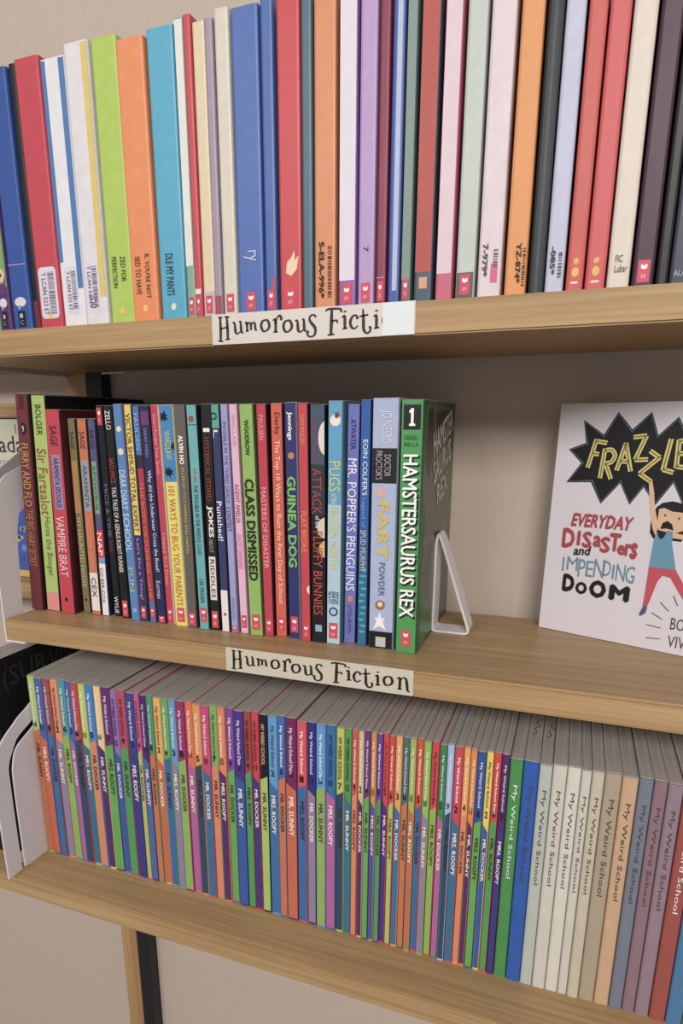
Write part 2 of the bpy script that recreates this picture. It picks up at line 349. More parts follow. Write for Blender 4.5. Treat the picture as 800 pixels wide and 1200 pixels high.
BOTTOM_EDGES = [13.6, 22.6, 32.0, 40.8, 50.0, 59.2, 65.7, 74.2, 82.6, 91.9, 100.1, 110.7, 118.3, 127.7, 137.9, 143.4, 150.7, 157.5, 165.6, 173.6, 181.5, 190.7, 198.9, 207.0, 215.5, 223.4, 231.3, 239.1, 248.9, 256.1, 263.3, 271.5, 280.5, 287.9, 298.2, 307.2, 315.1, 323.9, 332.7, 339.9, 346.3, 351.6, 356.6, 362.2, 367.0, 371.9, 376.7, 381.8, 387.5, 393.3, 398.6, 404.2, 410.1, 416.3, 422.1, 427.5, 434.5, 439.5, 444.5, 451.0, 456.3, 462.1, 467.8, 477.4, 488.3, 497.5, 507.3, 516.6, 523.5, 531.8, 542.9, 553.4, 562.6, 571.4, 581.1]
BOTTOM_COLOURS = 'a8c468 4060a8 98484c e08c58 3c949c 2c64b8 b8404c b8c84c 2c7cc8 e8c878 682470 9068b0 b84060 38408c c84c80 4c2470 3c9468 e8a848 60a84c 5898cc 981c68 dc6840 dc9440 cc3478 70b04c e07c48 8040a0 482c88 9c4038 cc3044 181c2c 5498d0 2868b8 741c5c d84458 2c2c80 4c94d4 206ca8 b8c040 40984c d44440 c8b880 6c3080 d08838 6838a0 d03840 cc3c40 e0a048 486c70 a0b048 d84038 88bc44 d03040 308444 98b8e8 cc3850 e8a040 dc8438 2850a0 e4c840 cc3838 582468 3c9044 1858b4 b0b8b0 c8c4b8 d0ccc0 c8c4b8 c0b8a0 a89880 c8a078 70788c 8c6c78 907888'.split()
BOTTOM_NAMES = 'lightgreen blue darkred orange teal blue red yellowgreen blue cream purple lavender crimson indigo pink purple green amber green lightblue magenta orange amber magenta green orange violet indigo brown red black lightblue blue plum coral navy lightblue blue yellow green red cream purple orange violet red red amber slate olive red lime crimson green paleblue crimson amber orange blue yellow red purple green blue palegrey beige white beige tan brown peach slate mauve mauve'.split()

# ------------------------------------------------------------------ the room
def struct(name, me, m):
    return tag(link(name, me, None, m), kind='structure')
struct('wall_back', box_me((-2.2, .192, -.95), (2.6, .30, 1.9)), WALLM)
struct('floor', box_me((-2.2, -4.2, -1.0), (2.6, .32, -.95)), mat('8c8078', .8, .06, 30.))
struct('baseboard_back', box_me((-2.2, .180, -.9495), (2.6, .1919, -.85), .003), mat('d4ccc4', .5, .02))

# ------------------------------------------------------------------ the shelving unit
T = .0206; H = .2329
unit = empty('bookshelf', (-.05, 0, -.95))
tag(unit, 'light wooden wall shelving unit of three boards on wood uprights with white metal brackets', 'bookshelf')
def upart(name, me, m, label=None):
    o = link(name, me, unit, m)
    o.matrix_parent_inverse = Matrix.Translation((.05, 0, .95))
    if label: o['label'] = label
    return o
upart('shelf_board', box_me((-.046, 0, H), (1.25, .1745, H + T), .0012), WOOD)
upart('shelf_board', box_me((.0003, 0, -T), (1.25, .1745, 0), .0018), WOOD)
upart('shelf_board', box_me((-.20, -.04, -H - 2 * T), (1.25, .1745, -H - T), .0012), WOOD)
# uprights behind the boards
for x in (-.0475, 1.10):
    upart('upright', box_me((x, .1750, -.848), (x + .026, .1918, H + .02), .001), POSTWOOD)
    s = upart('upright_dark_strip', box_me((x + .0261, .1753, -.848), (x + .046, .1918, H + .02)), mat('1c1c24', .5))  # black box paints in the dark side and shadow beside the upright
    s['label'] = 'black strip painting in the dark side and shadow of the upright'
# thin white rail under the back of the top board, and the bracket under its left end
for xa, xb_ in ((-.066, -.0478), (-.0010, .03)):
    upart('bracket', box_me((xa, .176, H - .0022), (xb_, .180, H - .0003)), WHITE, 'white metal rail under the top board')
upart('bracket', box_me((-.0485, .02, H - .004), (-.0463, .1745, H + .012)), WHITE, 'white metal bracket under the top board')
# white end plate at the left end of the middle board: outline in depth/height
E0 = [(.0005, -T - .0022), (.0005, .085), (.006, .106), (.018, .129), (.042, .139), (.085, .150), (.120, .150), (.140, .135), (.143, .08),
      (.143, -T - .0022)]
E1 = [(.130, -T - .0022), (.130, .002), (.0245, .002), (.0262, .03), (.0282, .065), (.0318, .087), (.0415, .1005), (.09, .112), (.118, .11), (.129, .09)]
plate = smooth_path([(y, z, 0) for y, z in E0[1:9]], 5)
outer = [(E0[0])] + [(p.x, p.y) for p in plate] + [E0[-1]]
inner_top = smooth_path([(y, z, 0) for y, z in E1[2:]], 5)
# the plate is built as four pieces in one mesh outline: front leg, arched top, rear leg (a closed ring drawn with a slit at the foot)
ring = outer + [(.130, -T - .0022), (.130, .002)] + [(p.x, p.y) for p in reversed(inner_top)] + [(.0245, -T - .0022)]
upart('end_plate', prism_me(ring, 'x', -.0016, -.0001), WHITE, 'white metal end plate of the middle board')
upart('end_plate_lip', box_me((-.0016, .0003, -T - .0020), (.022, .143, -T - .0002), .0004), WHITE, 'white metal lip folded under the middle board')

# ------------------------------------------------------------------ shelf labels with hand-shaped serif lettering
def G(*s): return list(s)
GL = {   # strokes of (x, y, w) in label-height units, y up
 'H': [[(.10, .90, .03), (.27, .88, .03)], [(.18, .90, .045), (.185, .5, .065), (.17, .12, .05)], [(.07, .13, .03), (.27, .10, .03)],
       [(.18, .52, .03), (.45, .56, .03)], [(.44, .90, .045), (.46, .5, .065), (.455, .17, .05)], [(.36, .91, .03), (.55, .88, .03)], [(.36, .15, .03), (.55, .18, .03)]],
 'u': [[(-.02, .66, .03), (.06, .67, .04), (.08, .5, .06), (.10, .36, .06), (.18, .31, .03), (.29, .38, .03)], [(.24, .68, .03), (.30, .69, .04), (.31, .5, .06), (.33, .36, .05), (.40, .33, .03)]],
 'm': [[(-.02, .60, .03), (.05, .62, .05), (.06, .36, .05)], [(.0, .36, .03), (.12, .36, .03)], [(.06, .54, .03), (.13, .62, .03), (.20, .58, .05), (.21, .38, .05)],
       [(.21, .54, .03), (.29, .62, .03), (.36, .58, .05), (.38, .40, .05), (.44, .38, .03)]],
 'o': [[(.20, .68, .03), (.08, .62, .05), (.04, .48, .06), (.10, .34, .05), (.20, .32, .03), (.32, .40, .05), (.35, .52, .06), (.29, .65, .05), (.20, .68, .03)]],
 'r': [[(-.04, .66, .03), (.05, .69, .05), (.06, .5, .06), (.05, .30, .05)], [(-.03, .29, .03), (.14, .30, .03)], [(.06, .56, .03), (.12, .74, .03), (.22, .80, .05), (.28, .72, .055), (.24, .66, .05)]],
 's': [[(.34, .72, .05), (.26, .80, .03), (.14, .76, .04), (.11, .64, .05), (.20, .52, .06), (.31, .38, .06), (.30, .20, .05), (.18, .12, .03), (.05, .16, .04), (.03, .26, .05), (.09, .29, .045)]],
 'F': [[(-.02, .84, .03), (.10, .90, .04), (.50, .88, .04), (.52, .78, .05)], [(.20, .88, .05), (.19, .5, .07), (.17, .10, .055)], [(.05, .10, .03), (.30, .12, .03)], [(.19, .52, .03), (.38, .54, .035), (.39, .46, .04)]],
 'i': [[(-.02, .60, .03), (.07, .63, .05), (.08, .45, .06), (.08, .26, .05)], [(.0, .25, .03), (.18, .27, .03)], [(.075, .80, .01), (.08, .77, .075), (.085, .74, .01)]],
 'c': [[(.30, .56, .06), (.26, .66, .04), (.14, .66, .04), (.05, .50, .06), (.09, .33, .05), (.20, .28, .03), (.31, .36, .03)]],
 't': [[(.12, .86, .03), (.14, .5, .06), (.15, .25, .06), (.24, .12, .04), (.36, .16, .04), (.38, .28, .045), (.32, .30, .04)], [(.0, .63, .03), (.30, .67, .035)]],
 'n': [[(-.02, .62, .03), (.07, .65, .05), (.08, .40, .06), (.07, .22, .05)], [(.0, .21, .03), (.16, .23, .03)], [(.08, .55, .03), (.18, .67, .03), (.29, .64, .05), (.33, .45, .06), (.36, .20, .05), (.44, .17, .03)]],
}
LAY = [('H', .16, 0), ('u', .84, .02), ('m', 1.33, .04), ('o', 1.89, .04), ('r', 2.42, .02), ('o', 2.73, -.02), ('u', 3.22, -.04), ('s', 3.62, -.02),
       ('F', 4.32, .02), ('i', 4.90, .04), ('c', 5.12, .0), ('t', 5.48, .0), ('i', 5.98, .0), ('o', 6.24, -.02), ('n', 6.78, .0)]
def shelf_label(x0, x1, z0, z1, paper, ink, upto, label):
    hgt = z1 - z0; k = (x1 - x0) / 7.33
    p = link('shelf_label', box_me((x0, -.00045, z0), (x1, -.00002, z1)), unit, mat(paper, .4, .02, 60.))
    p.matrix_parent_inverse = Matrix.Translation((.05, 0, .95))
    p['label'] = label
    bm = bmesh.new()
    for ch, xo, yo in LAY[:upto]:
        for st in GL[ch]:
            q = smooth_path([(a + xo, b + yo, c) for a, b, c in st], 5) if len(st) > 2 else [Vector((a + xo, b + yo, c)) for a, b, c in st]
            ribbon(bm, [(v.x, v.y, v.z * 1.75) for v in q], lambda u, v: (x0 + u * k, -.0006, z0 + v * hgt))
    link('lettering', finish(bm, 'lettering'), p, mat(ink, .6, .05))
    return p
pl = shelf_label(.2378, .3872, H + .0004, H + T + .0003, 'd4ccc4', '3c2c28', 14, 'off-white paper label lettered Humorous Fiction, its end whitened by painted glare')
link('glare_strip', box_me((.3655, -.0009, H + .0006), (.3866, -.0005, H + T - .0001)), pl, mat('dce4e8', .18, .01)).matrix_parent_inverse = Matrix()  # pale strip paints the glare that washes out the last letters
shelf_label(.2377, .3948, -.0197, .0006, 'c8c0ac', '201c18', 15, 'cream paper label lettered Humorous Fiction on the middle board')

# ------------------------------------------------------------------ middle row of books
MIDLAB = {
 'burg': 'tall burgundy book with gold lettering, leftmost of the middle row',
 'lime': 'tall lime green book with a pink foot and black back cover',
 'vamp': 'thick crimson book with white lower lettering and a lavender label, beside the lime green one',
 'olive': 'short thin olive book with an orange-brown label, right of the thick crimson book',
 'orange': 'short thin orange book with a pale blue label and white foot',
 'purple': 'short purple book with a green label, red band and white foot label',
 'black1': 'thin black book with a red tag at the top of its spine',
 'black2': 'black book with long white lettering, left of the blue one with cream discs',
 'blue': 'blue book with two cream discs above its pale title',
 'victor': 'thin book with a yellow upper spine and deep purple lower spine',
 'blred': 'thin blue book with a dark red band and orange lettering',
 'navy': 'navy book with long white script title between two thin red books',
 'red': 'thin crimson book with pink lettering, left of the blue and yellow one',
 '101': 'bright yellow book with red title and blue top spattered in black',
 'alvin': 'grey-brown book with white then yellow lettering, right of the blue and yellow one',
 'teal': 'pale teal book with a dark red disc near the top',
 'jokes': 'black book with a white lower panel, right of the pale teal one',
 'pun': 'dark blue book with a teal top, black ring and white foot',
 'lav': 'lavender book with violet lettering, left of the pale pink one',
 'pink': 'pale pink book with magenta lettering',
 'class': 'wide apple green book with bold black title in the middle of the row',
 'masters': 'crimson book with pale pink title, right of the wide apple green one',
 'top10': 'orange-red book with a long white handwritten title',
 'guinea': 'navy book with rounded bright green title',
 'flat': 'red book with yellow-orange title and a white picture low on the spine',
 'attack': 'black book with slate top, red title and white rabbit shapes',
 'pugs': 'light blue book with yellow title and a small pale face at the top',
 'popper': 'periwinkle book with large white title and an orange square',
 'eoin': 'bright blue book with white and yellow lettering over a teal lower spine',
 'fart': 'wide pale grey-blue book with a black box, yellow title and black foot',
 'ham': 'thick green paperback with bold white title, rightmost in the row against the white bookend',
}
def splat(cx, cz, r, rnd):
    out = []
    for k in range(14):
        a = 2 * math.pi * k / 14; rr = r * (1 if k % 2 else .55) * rnd.uniform(.8, 1.2)
        out.append((cx + rr * math.cos(a), cz + rr * math.sin(a)))
    return out

for (n, xb, xt, s, wd, ht, hx, cov, bands, texts, marks) in MIDDLE:
    w_ = wd / 1e3; h_ = ht / 1e3
    lean = math.atan((xt - xb) / ht)
    d_ = {'burg': .150, 'lime': .151, 'vamp': .14, 'ham': .133}.get(n, .128 + RND.uniform(-.003, .003))
    lift = w_ * math.sin(lean) if lean > 0 else 0
    e, c = book(MIDLAB[n], 'humour paperbacks on the middle shelf', (xb / 1e3, s / 1e3, lift + .0002), w_, d_, h_ - lift, hx, cov, lean)
    ins = min(.0008, w_ * .1)
    cl = lambda x: max(ins, min(w_ - ins, x))
    for bnd in bands:
        f = bnd[3:] or (0, 1)
        slab(e, 'spine_band', cl(f[0] * w_), cl(f[1] * w_), max(.0003, bnd[0] / 1e3), min(h_ - .0004, bnd[1] / 1e3), bnd[2], 1 + (1 if bnd[3:] else 0))
    for mk in marks:
        if mk[0] == 'tag':
            publisher_mark(e, w_, max(.0006, mk[1] / 1e3), mk[2] / 1e3)
            continue
        kind, z, xc, sz, col = mk
        z /= 1e3; r = sz * w_ * .5; cx = xc * w_
        if kind == 'disc': flat_shape(e, 'picture', ell(cx, z, r, r), col, 3 + (sz < .25))
        elif kind == 'oval':
            o = flat_shape(e, 'emblem', ell(cx, z, r, r * 1.5), col, 3)
            face_text(o, '9', cx - r * .4, cx + r * .4, z - r * .8, z + r * .8, 'd8d0b8', .0007)
        elif kind == 'ring':
            bm = bmesh.new()
            q = [(cx + r * .85 * math.cos(a * math.pi / 9), z + r * .85 * math.sin(a * math.pi / 9), r * .35) for a in range(19)]
            ribbon(bm, q, lambda u, v: (u, -.0005, v))
            link('emblem', finish(bm, 'ring'), e, mat(col))
        elif kind == 'box': slab(e, 'emblem', cx - r, cx + r, z - r, z + r, col, 3)
        elif kind == 'splat': flat_shape(e, 'picture', [(min(w_ - ins, max(ins, a)), b) for a, b in splat(cx, z, r * 1.5, RND)], col, 4)
        elif kind == 'half':
            q = [(min(w_ - ins, a), b) for a, b in ell(w_, z, r, r * (2.2 if z > .1 else 1.2), 20)]
            flat_shape(e, 'picture', [p for p in q if p[0] < w_ - ins] + [(w_ - ins, z - r), (w_ - ins, z + r)] if False else q, col, 2)
        elif kind == 'flame': flat_shape(e, 'picture', [(cx - r, z - r * 1.4), (cx, z - r * .8), (cx + r, z - r * 1.4), (cx + r * .5, z), (cx + r * .9, z + r * .6), (cx + r * .2, z + r * .5), (cx, z + r * 1.6), (cx - r * .3, z + r * .5), (cx - r * .9, z + r * .6), (cx - r * .5, z)], col, 3)
        elif kind == 'dots':
            for k in range(11):
                zz = .012 + k * .0052
                flat_shape(e, 'picture', ell(w_ * (.5 + .12 * math.sin(k * 2.1)), zz, w_ * .3, .0011, 8), col, 3)
    for i, (s_, zt, zb, col, xc, hh) in enumerate(texts):
        zt /= 1e3; zb /= 1e3; dep = .00075 + .00006 * i
        if hh > 0:
            bold = .035 if n in ('ham', 'class', 'guinea') or s_ in ('JOKES', 'FART', 'ALVIN HO') else .012
            spine_text(e, s_, zt, zb, col, xc * w_, hh * w_, dep, bold, 'title' if zt - zb > .03 else 'small_lettering')
        elif s_ == '1':
            cx = xc * w_; hh_ = zt - zb
            flat_shape(e, 'volume_number', [(cx - .0009, zb + hh_ * .14), (cx - .0022, zb + hh_ * .12), (cx - .0022, zb), (cx + .0024, zb), (cx + .0024, zb + hh_ * .12), (cx + .0011, zb + hh_ * .14), (cx + .0011, zt), (cx - .0005, zt), (cx - .0022, zt - hh_ * .14), (cx - .0022, zt - hh_ * .26), (cx - .0009, zt - hh_ * .24)], col, 5)
        else:
            hw = -hh * w_ / 2 if hh < 0 else .3 * w_
            face_text(e, s_, xc * w_ - hw, xc * w_ + hw, zb, zt, col, dep, .03 if hh < 0 else .01, 'volume_number' if hh < 0 else 'author_name')
    if n == 'ham':
        # picture on the right-hand cover
        def side(name, pts, col, lay):
            me = prism_me(pts, 'x', w_ + .0001 * lay - .0002, w_ + .0001 * lay)
            return link(name, me, e, mat(col, .3, .12, 60.))
        side('cover_picture', [(.010, .004), (.131, .004), (.131, .190), (.012, .190), (.006, .13), (.018, .10), (.008, .05)], '4c5844', 1)
        side('cover_picture', [(.016, .186), (.034, .19), (.04, .17), (.036, .15), (.026, .135), (.012, .15)], '20241c', 2)
        side('cover_picture', [(.046, .186), (.128, .189), (.127, .150), (.10, .172), (.060, .163), (.05, .17)], '1c201c', 2)
        side('cover_picture', [(.01, .002), (.05, .004), (.045, .03), (.02, .045)], '2c7c3c', 2)
        side('cover_picture', [(.08, .09), (.105, .095), (.10, .055), (.085, .05)], '6c6450', 2)
        side('cover_picture', [(.02, .10), (.035, .105), (.04, .075), (.03, .06), (.015, .08)], '485840', 2)
        ang = math.radians(14)
        for s_, y0, z0, ln, hg in (('HAMSTER', .040, .150, .086, .020), ('SAURUS', .044, .128, .076, .020), ('REX', .062, .110, .045, .018)):
            o = link('cover_lettering', text_me(s_, 'c8c0b4', .03), e)
            o.matrix_local = Matrix(((0, 0, 1, w_ + .0004), (ln * math.cos(ang), -hg * math.sin(ang), 0, y0), (ln * math.sin(ang), hg * math.cos(ang), 0, z0), (0, 0, 0, 1)))

# ------------------------------------------------------------------ top row of books: only the feet of the spines show under the print's edge
ZT = H + T + .0002
TOP = [
 # x0,   x1,   spine,   bands, texts, tag (1 red, 2 black with bubble, 3 small yellow), barcode label, label
 (-9.2, 6.5, '3c6c9c', [], [], 0, 0, 'blue paperback at the far left end of the top row'),
 (7.4, 19.9, '68a060', [(41, 54, '88b0d0')], [], 2, 0, 'green paperback with pale blue picture near the left end of the top row'),
 (20.1, 33.4, '54286c', [(34, 70, '70a850')], [], 2, 0, 'purple paperback with a round face on green in the top row'),
 (34.3, 54.5, '2050a4', [(50, 53, 'd0a8b0')], [], 2, 0, 'wide royal blue paperback with a white speech bubble in the top row'),
 (56.0, 62.5, '181418', [(0, 24, '702030')], [], 0, 0, 'black paperback with dark red foot, beside the wide royal blue one in the top row'),
 (63.0, 86.5, 'c83048', [], [], 3, (.12, .88, 7, 46), 'wide red paperback with a rounded white barcode label in the top row'),
 (88.0, 110.5, 'dcdce4', [(28, 80, '3c78b8', .75, 1), (48, 80, '3c78b8', 0, .2)], [], 0, (.2, .75, 9, 45), 'white paperback with blue corners and a barcode label in the top row'),
 (111.5, 133.0, 'd8d4dc', [(20, 80, 'd8c050', .72, 1)], [('ZOO', 22, 12, '605868', .4, .3)], 0, (.12, .7, 9, 47), 'white paperback with a yellow right edge in the top row'),
 (134.4, 156.6, 'a8c838', [], [('ZED FOR', 48, 30, '303818', .66, .2), ('PERFECTION', 48, 26, '303818', .3, .2)], 3, 0, 'lime green paperback with two lines of dark print in the top row'),
 (157.2, 180.5, 'e88440', [], [("R, YOU'RE NOT", 47, 16, '502c18', .66, .2), ('SED TO HAVE', 46, 19, '502c18', .3, .2)], 3, 0, 'orange paperback with two lines of dark print in the top row'),
 (182.0, 204.0, '38a8cc', [], [('DLE MY PANTS', 46, 17, '183848', .42, .3)], 3, 0, 'cyan paperback with one line of dark print in the top row'),
 (205.4, 213.0, '78a890', [(36, 60, 'd8dcd8')], [], 1, 0, 'narrow sage green paperback above the H of the upper shelf label'),
 (213.4, 219.2, 'c83040', [(16, 22, 'e8d8d0')], [], 1, 0, 'narrow red paperback with a white stripe above the upper shelf label'),
 (219.6, 229.6, 'd8c8a0', [(0, 20, 'c0b0c0')], [], 1, 0, 'cream yellow paperback above the upper shelf label'),
 (230.0, 236.2, '9c8ca0', [(0, 16, 'a83850')], [], 0, 0, 'thin mauve grey paperback above the upper shelf label'),
 (237.0, 248.0, 'd0c8b8', [], [], 1, 0, 'plain stone white paperback above the upper shelf label'),
 (249.3, 269.5, '4068b8', [], [('ry', 42, 35, 'c0c8e8', .5, .5)], 1, 0, 'wide cornflower blue paperback with a red tag in the top row'),
 (272.0, 281.0, '3864b0', [(0, 26, 'b04058', .6, 1)], [], 1, 0, 'narrow blue paperback with a red flash at its right edge in the top row'),
 (283.5, 300.0, 'cc2c38', [], [], 1, 0, 'red paperback with a small cream flame in the top row'),
 (300.4, 308.0, '40687c', [], [], 0, 0, 'thin steel blue paperback in the top row'),
 (309.0, 324.5, 'd88448', [], [('5-ELA-996*', 43, 7, '301c10', .36, .28), ('BARCODE', 43, 10, '5c3820', .74, .18)], 0, 0, 'orange paperback with a call number sticker, right of the thin steel blue one'),
 (327.0, 339.5, '8c58a8', [(17, 80, 'd8d0e0')], [], 1, 0, 'violet paperback with a white upper spine above the right end of the shelf label'),
 (341.0, 352.5, 'b090c8', [], [('7', 37, 34, '302838', .5, .3)], 1, 0, 'lilac paperback with a red tag in the top row'),
 (354.0, 361.0, '882048', [(17, 19, 'c89ca8')], [], 1, 0, 'maroon paperback with a red tag in the top row'),
 (362.5, 370.5, '3858a8', [(8, 80, 'a8b8e0', .4, .8)], [], 0, 0, 'blue paperback with a pale stripe down it in the top row'),
 (371.5, 378.5, '506c68', [(14, 80, '789088')], [], 1, 0, 'grey green paperback with a red tag in the top row'),
 (380.5, 392.5, '405868', [(18, 80, 'b84038'), (8, 17.5, 'd89870', .3, .75)], [], 0, 0, 'slate paperback with a red and tan picture in the top row'),
 (395.0, 406.0, 'c85878', [(16, 80, 'd8c0cc')], [], 0, 0, 'rose pink paperback with a speckled white upper spine in the top row'),
 (408.5, 420.5, 'b8c4bc', [(0, 18, '505c58')], [], 1, 0, 'pale green grey paperback with dark foot and red tag in the top row'),
 (422.5, 437.0, 'd8c8d0', [(8, 22, 'd05890', .55, .85)], [('7-979*', 31, 12, '584050', .3, .25), ('BARCODE', 30, 20, '785868', .74, .2)], 0, 0, 'white and pink paperback stickered with a call number in the top row'),
 (439.5, 452.5, 'e09040', [], [('YZ-874*', 30, 7, '301c10', .6, .26), ('BARCODE', 30, 8, '483020', .86, .14)], 0, 0, 'orange top-row paperback with a call number sticker, right of the white and pink one'),
 (454.0, 463.5, '20242c', [(0, 70, '384850', .4, .6)], [], 0, 0, 'dark charcoal paperback right of the second orange stickered one'),
 (464.2, 475.0, 'b8bcd8', [], [('-085*', 26, 10, '303848', .35, .28), ('BARCODE', 26, 11, '505868', .75, .2)], 0, 0, 'pale periwinkle paperback stickered with a call number in the top row'),
 (476.5, 486.5, 'cc5048', [], [], 4, 0, 'brick red paperback left of its coral twin near the right of the top row'),
 (487.5, 499.0, 'd04c50', [], [], 4, 0, 'coral red paperback right of its brick red twin, beside the cream one'),
 (500.0, 512.5, 'd4c8bc', [], [], 0, 0, 'cream paperback lettered FIC in the top row'),
 (514.0, 526.0, '44203c', [], [], 1, 0, 'dark plum paperback with a red tag near the right end of the top row'),
 (527.0, 533.4, '141418', [], [], 0, 0, 'thin black paperback near the right end of the top row'),
 (534.0, 547.0, '34384c', [], [], 0, 0, 'dark slate paperback with pale lettering at the right edge of the top row'),
 (548.0, 560.0, '7c4850', [], [], 0, 0, 'dusty rose paperback at the right end of the top row'),
 (561.0, 575.0, '3c6890', [], [], 0, 0, 'denim blue paperback at the very end of the top row'),
]
VIS = .0025
for i, (x0, x1, hx, bands, texts, tg, bar, lab) in enumerate(TOP):
    w_ = (x1 - x0) / 1e3
    h_ = .192 + RND.uniform(-.004, .004)
    e, c = book(lab, 'paperbacks on the top shelf', (x0 / 1e3, .02 + RND.uniform(-.001, .002), ZT), w_, .128, h_, hx, None)
    ins = min(.0008, w_ * .1)
    cl = lambda x: max(ins, min(w_ - ins, x))
    for bnd in bands:
        f = bnd[3:] or (0, 1)
        top = bnd[1] / 1e3 if bnd[1] < 60 else h_ - .001
        slab(e, 'spine_band', cl(f[0] * w_), cl(f[1] * w_), max(.0003, bnd[0] / 1e3 + VIS), top, bnd[2], 1)
    if bar:
        a, b, z0, z1 = bar
        r = .003; X0, X1, Z0, Z1 = a * w_, b * w_, z0 / 1e3 + VIS, z1 / 1e3 + VIS
        pts = [(X0 + r, Z0), (X1 - r, Z0), (X1 - r * .3, Z0 + r * .3), (X1, Z0 + r), (X1, Z1 - r), (X1 - r * .3, Z1 - r * .3), (X1 - r, Z1), (X0 + r, Z1), (X0 + r * .3, Z1 - r * .3), (X0, Z1 - r), (X0, Z0 + r), (X0 + r * .3, Z0 + r * .3)]
        lb = flat_shape(e, 'barcode_label', pts, 'd4d0e0', 2)
        bm = bmesh.new()
        z = Z0 + .004
        while z < Z1 - .004:      # bars lie across, stacked up the spine
            t = RND.choice((.0003, .0005, .0008))
            ribbon(bm, [(X0 + (X1 - X0) * .52, z, t), (X0 + (X1 - X0) * .88, z, t)], lambda u, v: (u, -.0005, v))
            z += t + RND.choice((.0005, .0008))
        link('barcode', finish(bm, 'barcode'), lb, mat('6c6080', .6))
        spine_text(lb, 'T LCAN 523 ET', Z1 - .004, Z0 + .003, '584c78', X0 + (X1 - X0) * .3, (X1 - X0) * .26, .0006, .01, 'small_lettering')
    for j, (s_, zt, zb, col, xc, hh) in enumerate(texts):
        if s_ == 'BARCODE':
            bm = bmesh.new(); z = zb / 1e3
            while z < zt / 1e3:
                t = RND.choice((.0005, .0008, .0012))
                ribbon(bm, [((xc - hh / 2) * w_, z, t), ((xc + hh / 2) * w_, z, t)], lambda u, v: (u, -.0005, v))
                z += t + RND.choice((.0007, .001))
            link('barcode', finish(bm, 'barcode'), e, mat(col, .6))
        else:
            spine_text(e, s_, zt / 1e3 + VIS, zb / 1e3 + VIS, col, xc * w_, hh * w_, .0007, .03 if '*' in s_ else .012, 'title')
    if tg == 1: publisher_mark(e, w_, .0022 + VIS, (.0145 + VIS), 'd42c54', 3, .55)
    elif tg == 2:
        t = slab(e, 'publisher_tag', w_ * .3, w_ * .68, .002 + VIS, .0145 + VIS, '141420', 3)
        face_text(t, '8', w_ * .4, w_ * .58, .009 + VIS, .0125 + VIS, 'd0d0e0', .0006, .02, 'publisher_letter')
        face_text(t, 'C', w_ * .4, w_ * .58, .0038 + VIS, .007 + VIS, 'a0a0c0', .0006, .0, 'publisher_letter')
        bub = ell(w_ * .5, .0215 + VIS, w_ * .3, .0038, 16) 
        flat_shape(e, 'speech_bubble', bub, 'd4d0d8', 3)
        flat_shape(e, 'speech_bubble', [(w_ * .40, .0187 + VIS), (w_ * .36, .0155 + VIS), (w_ * .54, .0183 + VIS)], 'd4d0d8', 3)
    elif tg == 3:
        flat_shape(e, 'emblem', ell(w_ * .5, .009 + VIS, .0022, .0026, 10), 'e8c040' if hx != '38a8cc' else 'd8dcc8', 3)
    elif tg == 4:
        flat_shape(e, 'emblem', splat(w_ * .5, .0165 + VIS, .0024, RND), 'e8a050', 3)
        flat_shape(e, 'emblem', ell(w_ * .5, .0105 + VIS, .0022, .0028, 10), 'e0b048', 3)
        slab(e, 'emblem', w_ * .3, w_ * .7, .0040 + VIS, .0052 + VIS, 'f0d8c0', 3)
    if i == 1:
        flat_shape(e, 'picture', [(w_ * .1, .044), (w_ * .9, .046), (w_ * .9, .049), (w_ * .5, .051), (w_ * .1, .05)], '284c90', 3)
    if i == 2:   # a plain round face with raised arms
        flat_shape(e, 'picture', ell(w_ * .5, .0455, w_ * .33, .0055, 14), 'd8b894', 3)
        flat_shape(e, 'picture', ell(w_ * .5, .0455, w_ * .12, .0015, 8), '302028', 4)
        flat_shape(e, 'picture', [(w_ * .12, .046), (w_ * .3, .039), (w_ * .7, .039), (w_ * .9, .046), (w_ * .78, .030), (w_ * .22, .030)], '5c2c78', 2)
    if 'flame' in lab:
        flat_shape(e, 'picture', [(w_ * .3, .027), (w_ * .55, .025), (w_ * .8, .029), (w_ * .9, .038), (w_ * .72, .035), (w_ * .7, .041), (w_ * .5, .036), (w_ * .35, .034)], 'e8c8a8', 3)
    if 'FIC' in lab:
        face_text(e, 'FIC', w_ * .3, w_ * .62, .0165, .0205, '585450', .0006, .005)
        face_text(e, 'Lubar', w_ * .3, w_ * .85, .0110, .0150, '585450', .0006, .005)
    if 'pale lettering at the right' in lab:
        face_text(e, 'ALAN', w_ * .15, w_ * .85, .0065, .0095, 'b0b4c8', .0006, .01)

# ------------------------------------------------------------------ bottom row: one series of thin paperbacks seen from above
ZB = -H - T + .0002
edges = BOTTOM_EDGES + [592.0, 603.0, 614.0, 625.0]
cols = BOTTOM_COLOURS + ['a04840', '3c78a8', '8c8c48', '604878']
names = BOTTOM_NAMES + ['rust', 'steel', 'khaki', 'grape']
long_names = {'lightgreen': 'pale green', 'darkred': 'dark red', 'yellowgreen': 'yellow-green', 'lightblue': 'light blue', 'paleblue': 'ice blue', 'palegrey': 'pale grey', 'steel': 'steel blue'}
nm = [long_names.get(x, x) for x in names]
seen = {}
for i in range(len(cols)):
    l_ = nm[i - 1] if i else 'white bookend'; r_ = nm[i + 1] if i + 1 < len(nm) else 'end of the row'
    if i == 0: s_ = 'first paperback of the bottom row, pale green, against the white bookend'
    elif i + 1 == len(cols): s_ = 'grape paperback at the right end of the bottom row'
    else: s_ = '%s bottom-row paperback, %s one to its left, %s one to its right' % (nm[i], l_, r_)
    seen[i] = s_
lower = 'c86c3c c8603c 2868a8 8c7ca0 88b048 b058a0 284868 286c98 d88058 54286c 58a848 2858a8 3c9c50 3c3488 a0c058 2c6ca8'.split()
